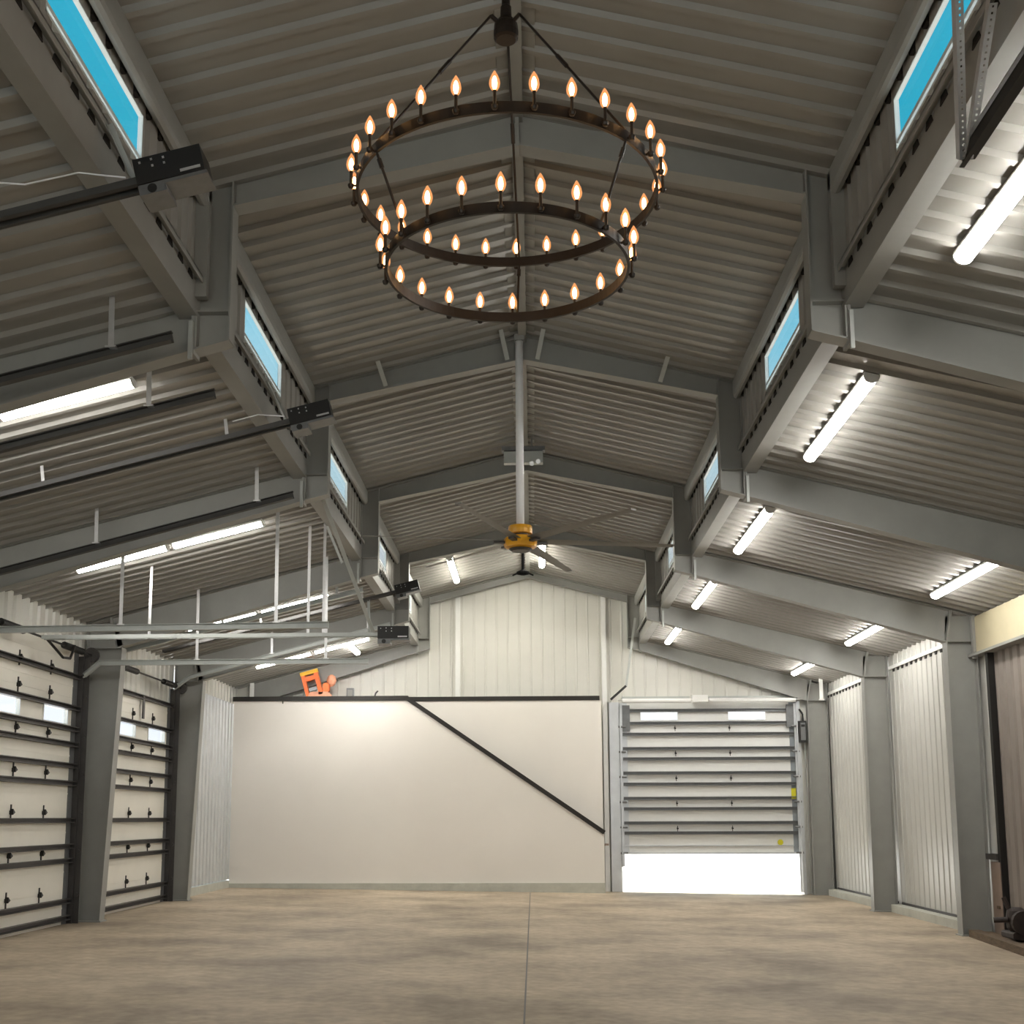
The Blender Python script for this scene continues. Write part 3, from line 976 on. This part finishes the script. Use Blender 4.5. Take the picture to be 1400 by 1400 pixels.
# ------------------------------------------------------------------ door openers on the left
def opener(label, y, slope, zbox, x_end, rail_to, loc_label=None):
    """rail along x at height zbox at x=-x_end, dropping by slope towards the wall"""
    t = thing('door_opener', label, 'opener', (-x_end, y, zbox), 'door openers over the left aisle')
    d = Vector((1, 0, slope)).normalized()
    n = Vector((-slope, 0, 1)).normalized()
    o = Vector((-x_end, y, zbox))
    def P(u, v, h): return o + d * u + Vector((0, v, 0)) + n * h
    b = MB(lambda u, v, h: P(u, v, h))
    b.box(0.02, 0.42, -0.11, 0.11, -0.04, 0.12)
    mo = b.build('motor_box', M['black'], t)
    b = MB(lambda u, v, h: P(u, v, h))
    b.box(0.28, 0.40, -0.113, -0.109, -0.025, -0.008)
    b.build('label_plate', M['zinc'], mo)
    b = MB(lambda u, v, h: P(u, v, h))
    for q in ((0.06, 0.09), (0.13, 0.095), (0.13, 0.055), (0.20, 0.09), (0.20, 0.055)):
        b.box(q[0] - 0.006, q[0] + 0.006, -0.115, -0.109, q[1] - 0.006, q[1] + 0.006)
    b.build('bolt_heads', M['zinc'], mo)['kind'] = 'stuff'
    b = MB(lambda u, v, h: P(u, v, h))
    b.box(0.02, 0.43, -0.10, 0.10, -0.062, -0.041)
    b.box(0.02, 0.18, -0.10, 0.10, -0.105, -0.062)
    b.build('bottom_cover', M['dzinc'], t)
    b = MB().tube(P(0.10, -0.104, -0.075), P(0.10, -0.098, -0.075), 0.028, 14)
    b.build('pulley', M['black'], t)
    Lr = rail_to - x_end
    b = MB(lambda u, v, h: P(u, v, h))
    for v in (-0.045, 0.045):
        b.box(-Lr, 0.02, v - 0.004, v + 0.004, 0.0, 0.05)
        b.box(-Lr, 0.02, v - 0.014, v + 0.014, 0.0, 0.006)
    for q in range(5):
        u = -Lr + 0.3 + q * (Lr - 0.4) / 4
        b.box(u - 0.02, u + 0.02, -0.045, 0.045, 0.044, 0.05)
    b.build('rail', M['rail'] if slope else M['strut'], t)
    b = MB()
    b.tube(P(-Lr, 0, 0.02), P(0.02, 0, 0.02), 0.006, 6)
    b.build('drive_chain', M['bar'], t)
    return t, P
t, P = opener('black opener box nearest the camera, beside the first left clerestory window', 6.5, 0.245, 5.215, 2.2, 6.2)
b = MB().angle(P(-0.02, -0.06, 0.05), (-2.385, 6.44, 5.60), 0.03)
b.build('hanger', M['strut'], t)
b = MB().path([P(-0.05, -0.05, 0.06), P(-0.3, -0.1, 0.13), P(-0.6, -0.16, 0.10), P(-0.95, -0.2, 0.2), P(-1.5, -0.25, 0.23)], 0.006, 6)
b.build('power_cord', M['zinc'], t)
MB().angle(P(-1.0, 0, 0.05), P(-0.98, 0, 0.30), 0.03, (0, 1, 0)).build('hanger', M['zinc'], t)
t, P = opener('black opener box at the foot of the second left clerestory column', 10.9, 0.25, 5.25, 2.2, 6.2)
for u in (-0.6, -2.4):
    MB().angle(P(u, 0, 0.05), P(u + 0.02, 0, 0.22), 0.03, (0, 1, 0)).build('hanger', M['zinc'], t)
MB().angle(P(-0.02, -0.05, 0.05), (-2.39, 10.7, 5.62), 0.03).build('hanger', M['strut'], t)
b = MB().path([P(-0.02, -0.08, 0.07), P(-0.25, -0.1, 0.14), P(-0.5, -0.12, 0.13)], 0.006, 6)
b.build('power_cord', M['zinc'], t)
t, P = opener('black opener box hanging low on a level rail above the loft', 15.3, 0.0, 3.88, 1.92, 6.3)
MB().angle((-1.96, 15.26, 3.92), (-2.44, 14.05, 5.40), 0.055).build('hanger', M['strut'], t)
MB().angle((-2.02, 15.3, 3.88), (-2.08, 15.6, 4.40), 0.03).build('hanger', M['strut'], t)
for x in (-2.82, -2.62):
    MB().angle((x, 15.3, 3.88), (x, 15.3, zlow(x) + 0.01), 0.035, (0, 1, 0)).build('hanger', M['zinc'], t)
MB().angle((-2.64, 15.3, zlow(2.64)), (-2.40, 15.3, 4.85), 0.03).build('hanger', M['strut'], t)
MB().angle((-4.9, 15.3, 3.88), (-4.9, 15.3, zlow(4.9) + 0.01), 0.035, (0, 1, 0)).build('hanger', M['zinc'], t)
t, P = opener('black opener box farthest away, beside the fourth left clerestory column', 19.7, 0.25, 5.27, 2.2, 6.2)
for u in (-0.55, -2.3):
    MB().angle(P(u, 0, 0.05), P(u + 0.02, 0, 0.22), 0.03, (0, 1, 0)).build('hanger', M['zinc'], t)
MB().angle(P(-0.02, -0.05, 0.05), (-2.39, 19.4, 5.62), 0.03).build('hanger', M['strut'], t)

# overhead door tracks
def track(label, y, pts, m, hx, dbl=0.0):
    t = thing('door_track', label, 'track', (pts[-1][0], y, pts[-1][1]), 'overhead door tracks of the left aisle')
    b = MB()
    for (x0, z0), (x1, z1) in zip(pts, pts[1:]):
        b.bar((x0, y, z0), (x1, y, z1), 0.012, 0.075, (0, 0, 1))
        b.bar((x0, y - 0.03, z0 - 0.035), (x1, y - 0.03, z1 - 0.035), 0.06, 0.008, (0, 0, 1))
        b.bar((x0, y - 0.02, z0 + 0.035), (x1, y - 0.02, z1 + 0.035), 0.04, 0.008, (0, 0, 1))
    b.build('rail', m, t)
    def zt(x):
        for (x0, z0), (x1, z1) in zip(pts, pts[1:]):
            if min(x0, x1) <= x <= max(x0, x1):
                return z0 + (z1 - z0) * (x - x0) / (x1 - x0)
        return pts[-1][1]
    for x in hx:
        MB().angle((x, y, zt(x) + 0.03), (x - 0.01, y, zlow(x) + 0.02), 0.04, (0, 1, 0)).build('hanger', M['zinc'], t)
        MB().box(x - 0.03, x + 0.05, y - 0.045, y + 0.01, zt(x) + 0.03, zt(x) + 0.045).build('hanger_foot', M['zinc'], t)
    return t
def slope_pts(off): return [(-6.42, 3.9), (-6.15, 4.1), (-2.5, zlow(2.5) - off)]
track('dark sloping track rail left of the nearest steel frame', 8.2, slope_pts(0.45), M['rail'], (-2.95, -4.6))
track('dark sloping track rail just beyond the nearest steel frame', 9.38, slope_pts(0.45), M['rail'], (-3.05, -4.7))
track('dark sloping track rail in front of the second steel frame', 12.62, slope_pts(0.42), M['rail'], (-2.9, -4.65))
track('bright level track rail across the left aisle, hung on two long angles', 13.5, [(-6.42, 3.55), (-6.2, 3.72), (-2.24, 3.745)], M['strut'], (-2.85, -4.65))
track('lower level track rail ending in mid air over the loft', 17.12, [(-6.42, 3.62), (-6.2, 3.80), (-2.28, 3.80)], M['strut'], (-2.9, -4.78))
track('sloping track rail beyond the third steel frame', 18.0, slope_pts(0.45), M['strut'], (-2.9, -4.65))
track('farthest sloping track rail, in front of the fourth steel frame', 21.5, slope_pts(0.42), M['strut'], (-2.9, -4.65))

# ------------------------------------------------------------------ black rail on perforated hangers, right
def perforated(p, q, wd, up, hole=0.011, pitch=0.03):
    """flat strip with square holes, plus a folded leg"""
    p, q = Vector(p), Vector(q)
    d = (q - p); L = d.length; d.normalize()
    a = d.cross(Vector(up)).normalized()
    nrm = a.cross(d).normalized()
    b = MB()
    n = int(L / pitch)
    th = 0.003
    for k in range(n):
        s0, s1 = k * pitch, (k + 1) * pitch
        h0, h1 = s0 + (pitch - hole) / 2, s0 + (pitch + hole) / 2
        for (u0, u1, v0, v1) in ((s0, h0, -wd / 2, wd / 2), (h1, s1, -wd / 2, wd / 2), (h0, h1, -wd / 2, -hole / 2), (h0, h1, hole / 2, wd / 2)):
            vs = []
            for h in (0, th):
                for (u, v) in ((u0, v0), (u1, v0), (u1, v1), (u0, v1)):
                    vs.append(p + d * u + a * v + nrm * h)
            b.add(vs, [(0, 1, 2, 3), (7, 6, 5, 4), (0, 4, 5, 1), (1, 5, 6, 2), (2, 6, 7, 3), (3, 7, 4, 0)])
    o = a * wd / 2 + nrm * wd / 2
    b.bar(p + o, q + o, th, wd, nrm)
    return b
t = thing('hanging_rail', 'black steel rail hung from perforated angle hangers at the upper right', 'rail', (2.41, 5.97, 4.98))
b = MB()
b.box(2.376, 2.386, 3.2, 5.97, 4.95, 5.04); b.box(2.376, 2.448, 3.2, 5.97, 5.03, 5.04); b.box(2.386, 2.44, 3.2, 5.96, 4.985, 5.03); b.box(2.36, 2.386, 3.2, 5.97, 4.945, 4.952)
b.build('rail', M['black'], t)
perforated((2.39, 3.2, 5.055), (2.39, 5.90, 5.055), 0.05, (0, 0, 1)).build('perforated_angle', M['zinc'], t)
perforated((2.37, 5.93, 4.97), (2.19, 5.38, 5.50), 0.04, (0, 1, 0)).build('perforated_hanger', M['zinc'], t)
perforated((2.40, 5.93, 4.97), (2.34, 5.34, 5.46), 0.04, (0, 1, 0)).build('perforated_hanger', M['zinc'], t)

# ------------------------------------------------------------------ end wall fittings
t = thing('control_box', 'small black and grey control box right of the far door', 'control box', (5.98, 26.3, 3.2))
MB().box(5.87, 6.04, 26.36, 26.46, 3.15, 3.62).build('case', M['black'], t)
MB().box(5.91, 6.01, 26.345, 26.36, 3.20, 3.58).build('cover', M['dzinc'], t)
MB().box(5.92, 6.0, 26.335, 26.346, 3.49, 3.54).build('display', M['black'], t)
b = MB().path([(5.98, 26.4, 3.62), (5.97, 26.4, 3.78), (5.90, 26.4, 3.88)], 0.02)
b.build('conduit', M['black'], t)
MB().tube((6.02, 26.42, -0.06), (6.0, 26.42, 3.16), 0.012, 8).build('conduit', M['steel'], t)
t = thing('track_hanger', 'black and grey diagonal hanger above the left end of the far door', 'hanger', (1.8, 26.2, 4.1))
MB().bar((1.79, 26.25, 4.10), (2.13, 26.25, 4.40), 0.05, 0.05).build('foot', M['black'], t)
MB().angle((2.13, 26.25, 4.38), (2.36, 26.2, 5.9), 0.045, (0, 1, 0)).build('hanger', M['strut'], t)
t = thing('hanging_bar', 'short white bar hanging below the farthest right tube light', 'bar', (6.28, 25.9, 4.02))
MB().box(6.245, 6.315, 25.88, 25.92, 4.05, 4.50).build('bar', M['white'], t)
MB().box(6.23, 6.33, 25.86, 25.94, 4.02, 4.05).build('foot', M['white'], t)
t = thing('hanging_bar', 'short white bar standing on the loft edge at far left', 'bar', (-6.1, 26.1, 4.08))
MB().box(-6.13, -6.04, 26.08, 26.12, 4.09, 4.50).build('bar', M['white'], t)
MB().box(-6.15, -6.02, 26.07, 26.14, 4.08, 4.10).build('foot', M['white'], t)

# orange machine on the loft
t = thing('orange_machine', 'orange and amber plastic machine with open square handle on the loft', 'machine', (-4.6, 26.15, 4.08))
def T(u, v, h):
    a = math.radians(17)
    return (-4.72 + u * math.cos(a) - h * math.sin(a) * 0.9, 26.13 + v, 4.20 + u * math.sin(a) * 0.9 + h * math.cos(a))
b = MB(T); b.box(-0.16, -0.08, -0.06, 0.08, 0.0, 0.52); b.box(0.13, 0.22, -0.06, 0.08, 0.0, 0.52); b.box(-0.08, 0.13, -0.05, 0.07, 0.36, 0.46)
b.build('handle_frame', M['orange'], t)
b = MB(T); b.box(-0.17, 0.23, -0.065, 0.085, 0.50, 0.58)
b.build('handle_grip', M['amber'], t)
b = MB(T); b.box(-0.06, 0.12, -0.03, 0.05, 0.13, 0.20)
b.build('crossbar', M['dzinc'], t)
b = MB().bevbox(-4.84, -4.34, 26.07, 26.25, 4.08, 4.30, 0.06)
b.build('body', M['pink'], t)
b = MB().bevbox(-4.52, -4.38, 26.08, 26.22, 4.28, 4.50, 0.04)
b.build('neck', M['orange'], t)
b = MB().lathe([(0.03, 4.42), (0.085, 4.47), (0.11, 4.55), (0.085, 4.64), (0.03, 4.68)], (-4.34, 26.16, 0), 14)
b.build('tank', M['pink'], t)
t = thing('wall_switch', 'small dark box on the gable wall right of the orange machine', 'box', (-3.98, 26.5, 4.2))
MB().box(-4.06, -3.90, 26.50, 26.598, 4.14, 4.42).build('case', M['dzinc'], t)
MB().box(-4.03, -3.93, 26.485, 26.50, 4.18, 4.38).build('cover', M['steel'], t)
t = thing('bent_hook', 'small dark bent hook on the loft cap near the stair top', 'hook', (-3.35, 26.0, 4.18))
MB().path([(-3.36, 26.0, 4.18), (-3.34, 26.0, 4.25), (-3.29, 26.0, 4.30)], 0.018).build('hook', M['bar'], t)

# ------------------------------------------------------------------ things on the floor by the right door
FZ = zf(6.1)
for k, (x0, y0, x1, y1, wd, ht, lab) in enumerate((
        (6.18, 17.30, 5.95, 14.6, 0.14, 0.10, 'old dark timber beam lying nearest the floor edge at right'),
        (6.34, 17.25, 6.16, 14.6, 0.12, 0.08, 'middle dark timber board beside the right steel column'),
        (6.48, 16.9, 6.32, 14.6, 0.10, 0.11, 'innermost dark timber board against the brown door'))):
    MBx = MB().bar((x0, y0, FZ + ht / 2), (x1, y1, FZ + ht / 2), wd, ht)
    tag(MBx.build('timber_board', M['wood'], loc=(x0, y0, FZ)), lab, 'board', 'timber boards at the right wall')
t = thing('plywood_panel', 'brown plywood panel leaning behind the right steel column', 'panel', (6.45, 17.2, FZ))
MB().box(6.46, 6.50, 16.95, 17.28, FZ, 0.93).build('sheet', M['ply'], t)
MB().box(6.44, 6.46, 17.02, 17.10, 0.30, 0.34).build('batten', M['wood'], t)
t = thing('small_engine', 'dark rusty small engine with a wheel on the boards at right', 'engine', (6.25, 15.9, FZ + 0.1))
ez = FZ + 0.10
MB().bevbox(6.12, 6.40, 15.75, 16.15, ez + 0.012, ez + 0.10, 0.02).build('base', M['rust'], t)
MB().lathe([(0.09, 0.10), (0.13, 0.14), (0.14, 0.26), (0.12, 0.36), (0.05, 0.40)], (6.26, 15.95, ez), 16).build('crankcase', M['rust'], t)
MB().tube((6.26, 15.72, ez + 0.22), (6.26, 15.79, ez + 0.22), 0.15, 18).build('flywheel', M['rust'], t)
MB().tube((6.20, 16.02, ez + 0.34), (6.14, 16.05, ez + 0.52), 0.03, 10).build('exhaust', M['rust'], t)
MB().tube((6.12, 15.9, ez + 0.25), (5.96, 15.95, ez + 0.24), 0.035, 10).build('shaft', M['rust'], t)
